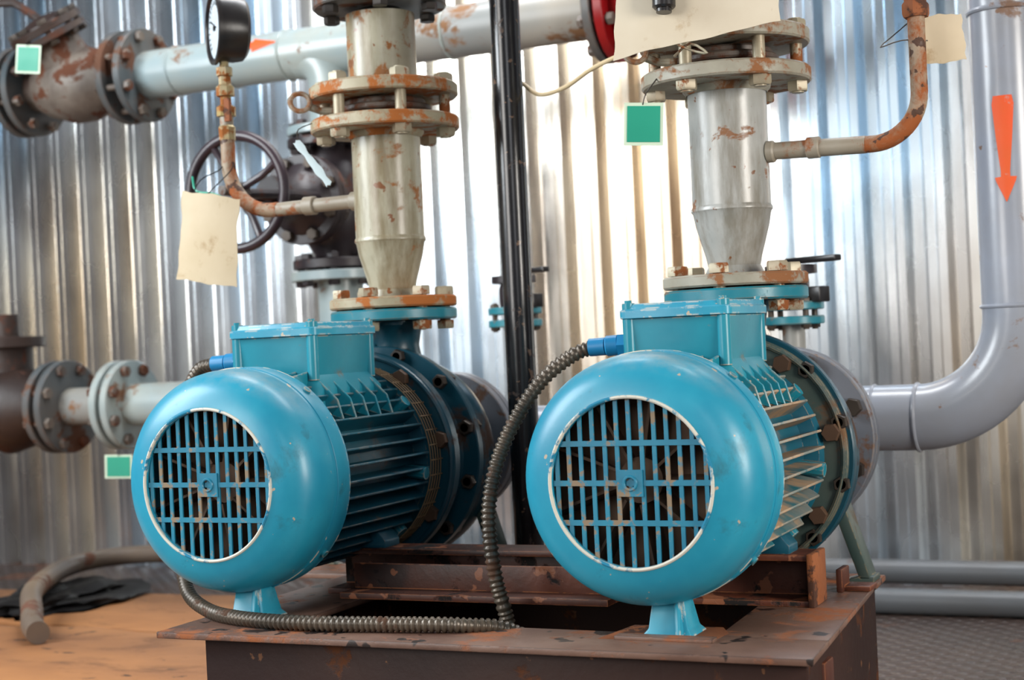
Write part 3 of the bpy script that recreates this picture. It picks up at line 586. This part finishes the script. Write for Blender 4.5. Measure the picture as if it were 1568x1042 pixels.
# ---------------------------------------------------------------- tags
def sheet(name,center,w,h,n,mat,bend=.01,up=(0,0,1),corner=None,tilt=0,curl=0):
    n=V(n).normalized(); upv=V(up); r=upv.cross(n).normalized(); u=n.cross(r).normalized()
    if tilt:
        q=Matrix.Rotation(tilt,3,n); r=q@r; u=q@u
    N=20; vs=[];fs=[]
    for side in(1,-1):
        for i in range(N+1):
            for j in range(N+1):
                a=i/N-.5; b_=j/N-.5
                off=bend*(1-4*a*a)+bend*.5*math.sin(5*b_+2*a)+curl*(b_+.5)**2
                ww=w*(1-(.06*b_) if bend else 1)
                ed=(.0012*math.sin(11*b_+3)+.0007*math.sin(23*b_))*2*a if bend else 0
                ed2=(.0015*math.sin(9*a+1)+.0007*math.sin(25*a))*2*b_ if bend else 0
                vs.append(V(center)+r*(a*ww+ed)+u*(b_*h+ed2+ (corner or 0)*a)+n*(off+side*.0007))
    k=(N+1)**2
    for s in(0,1):
        for i in range(N):
            for j in range(N):
                q=(s*k+i*(N+1)+j,s*k+(i+1)*(N+1)+j,s*k+(i+1)*(N+1)+j+1,s*k+i*(N+1)+j+1); fs.append(q if s==0 else q[::-1])
    rim=[i*(N+1) for i in range(N+1)]+[N*(N+1)+j for j in range(1,N+1)]+[i*(N+1)+N for i in range(N-1,-1,-1)]+[j for j in range(N-1,0,-1)]
    for a,b_ in zip(rim,rim[1:]+rim[:1]): fs.append((a,b_,b_+k,a+k))
    return vs,fs
A=Asm('cardboard_tag',(-1.05,.55,.905)); A.part('card',sheet('c',(-1.05,.535,.903),.122,.172,(.2,-1,.05),'paper',.008,tilt=-.09,corner=-.012),'paper')
A.part('string',tube(catmull([(-1.09,.54,.985),(-1.075,.55,1.02),(-1.05,.58,1.04),(-1.041,.6,1.06),(-1.02,.58,1.04),(-1.06,.54,.985)],.01),.0012,6),'black')
A.part('seal',tube(catmull([(-1.10,.56,1.03),(-1.085,.55,1.0),(-1.04,.55,.99),(-1.0,.56,.965)],.01),.0022,6),'green')
A=Asm('cardboard_sign',(.01,.35,1.19)); A.part('card',sheet('c',(.010,.36,1.207),.25,.16,(.25,-1,.12),'paperw',.010,tilt=-.03,corner=.050,curl=.01),'paperw')
A.part('wire',tube(catmull([(-.06,.365,1.14),(-.03,.34,1.13),(0,.35,1.115),(.03,.34,1.105),(.0,.35,1.125),(-.03,.36,1.11)],.01),.002,6),'bolt')
A.part('black_clip',merge(cyl((-.030,.322,1.178),(-.030,.332,1.30),.018,24,ch=.003),cyl((-.030,.321,1.172),(-.030,.322,1.18),.012,20)),'black')
A=Asm('cardboard_tag',(.33,.56,1.13)); A.part('card',sheet('c',(.335,.58,1.125),.082,.075,(.3,-1,0),'paper',.004,tilt=.05),'paper')
A.part('string',tube(catmull([(.315,.55,1.165),(.27,.54,1.13),(.255,.53,1.115),(.29,.52,1.12),(.325,.55,1.12)],.01),.001,6),'boltd')
def gtag(c,w,h,n,tilt=0,hang=None):
    A=Asm('inspection_tag',c); n=V(n).normalized()
    A.part('border',sheet('b',c,w,h,n,'tagw',.0,tilt=tilt),'tagw')
    A.part('green_face',sheet('g',V(c)+n*.0012,w*.84,h*.84,n,'green',.0,tilt=tilt),'green')
    if hang: A.part('wire',tube(catmull([V(c)+V((0,0,h*.45)),V(c)+V((.006,0,h*.7)),hang],.01),.0011,6),'boltd')
gtag((-.091,.375,1.012),.062,.068,(.35,-1,0),-.06,(-.08,.42,1.09))
gtag((-2.07,1.20,1.468),.066,.074,(.35,-1,0),-.1,(-2.065,1.33,1.60))
gtag((-1.945,1.33,.395),.075,.062,(.35,-1,0),-.03,(-1.98,1.40,.47))
A=Asm('plastic_tag',(-.765,.46,1.03)); A.part('strip',sheet('s',(-.760,.46,1.018),.013,.105,(.35,-1,.2),'tagp',.0005,tilt=.62),'tagp')
A.part('wire',tube(catmull([(-.79,.46,1.062),(-.80,.48,1.085),(-.78,.51,1.10)],.01),.0011,6),'boltd')
A=Asm('cream_cable',(-.4,.72,1.1)); A.part('cable',tube(catmull([(-.46,.70,1.17),(-.44,.70,1.155),(-.40,.68,1.13),(-.34,.66,1.135),(-.27,.62,1.155),(-.17,.55,1.165),(-.10,.5,1.17)],.01),.0042,10),'cable')

# ---------------------------------------------------------------- floor stuff
for y,z,r in ((1.95,.06,.030),(1.70,.03,.030)):
    A=Asm('floor_pipe',(.6,y,z)); A.part('pipe',cyl((-.4,y,z),(2.6,y,z),r,28),'fpipe')
    if z>.03: A.part('saddles',merge(*[box((x,y,.015),(.04,.06,.03)) for x in(-.2,.6,1.4,2.2)]),'black')
A=Asm('bent_drain_pipe',(-2.2,1.4,.05))
A.part('pipe',tube(catmull([(-1.3,1.93,.08),(-1.8,1.92,.085),(-2.1,1.89,.085),(-2.24,1.83,.088),(-2.32,1.745,.09),(-2.33,1.60,.092),(-2.26,1.42,.092),(-2.12,1.18,.085),(-1.98,1.02,.065),(-1.87,.90,.056),(-1.80,.84,.054)],.02),.027,20),'hose')
A=Asm('crumpled_sack',(-2.1,1.4,.03))
bm=bmesh.new(); bmesh.ops.create_icosphere(bm,subdivisions=4,radius=1)
vv=[]; 
for v in bm.verts:
    d=v.co*1.0; k=1+.45*mn.noise(d*2.2)+.2*mn.noise(d*6); z=max(0,d.z*k)*.050
    vv.append(V((-2.25+d.x*k*.17,1.42+d.y*k*.26,.0125+z)))
ff=[tuple(v.index for v in f.verts) for f in bm.faces]; bm.free()
A.part('sack',(vv,ff),'rubber')

# ---------------------------------------------------------------- camera
cam=bpy.data.cameras.new('camera'); co=bpy.data.objects.new('camera',cam); scene.collection.objects.link(co)
cam.lens=55; cam.sensor_width=36
R=Matrix.Rotation(math.radians(25),4,'Z')@Matrix.Rotation(math.radians(90),4,'X')@Matrix.Rotation(math.radians(-2.7),4,'Z')
co.matrix_world=Matrix.Translation((.753,-1.966,.68))@R
cam.dof.use_dof=True; cam.dof.focus_distance=2.3; cam.dof.aperture_fstop=5.0; cam.clip_start=.05
scene.camera=co
# ---------------------------------------------------------------- lights
def area(name,loc,tgt,size,en,col,sy=None):
    l=bpy.data.lights.new(name,'AREA'); l.energy=en; l.color=col; l.shape='RECTANGLE'; l.size=size; l.size_y=sy or size
    o=bpy.data.objects.new(name,l); o.location=loc; o.rotation_euler=(V(tgt)-V(loc)).to_track_quat('-Z','Y').to_euler(); scene.collection.objects.link(o)
area('window_light_left',(-2.7,-1.0,2.0),(-.5,.4,.6),1.2,112,(.90,.96,1),1.6)
area('window_light_right',(2.2,-.5,1.05),(0,.3,.55),.7,54,(1,.95,.88),1.0)
area('skylight_back',(-.5,1.3,2.9),(-.5,1.95,1.0),2.4,70,(.97,.98,1),.5)
area('wall_reflection_panel',(-2.1,-3.6,1.6),(-.6,2.0,1.1),1.5,88,(1,.97,.93),1.8)  # added unseen panel, gives the wall's flats something bright to reflect
area('front_fill_light',(1.6,-3.4,1.9),(0,1.5,.8),1.0,18,(.95,.97,1),1.8)  # added front fill from an unseen source behind the camera
w=bpy.data.worlds.new('world'); scene.world=w; w.use_nodes=True; nt=w.node_tree; bg=nt.nodes['Background']
tc=nd(nt,'ShaderNodeTexCoord'); sx=nd(nt,'ShaderNodeSeparateXYZ'); nt.links.new(tc.outputs['Generated'],sx.inputs[0])
r=nd(nt,'ShaderNodeValToRGB'); mr=nd(nt,'ShaderNodeMapRange'); mr.inputs[1].default_value=-1; nt.links.new(sx.outputs[2],mr.inputs[0]); nt.links.new(mr.outputs[0],r.inputs[0])
e=r.color_ramp.elements; e[0].position=.45; e[0].color=(.09,.055,.04,1); e[1].position=.75; e[1].color=(.55,.6,.75,1)
nt.links.new(r.outputs[0],bg.inputs[0]); bg.inputs[1].default_value=.28
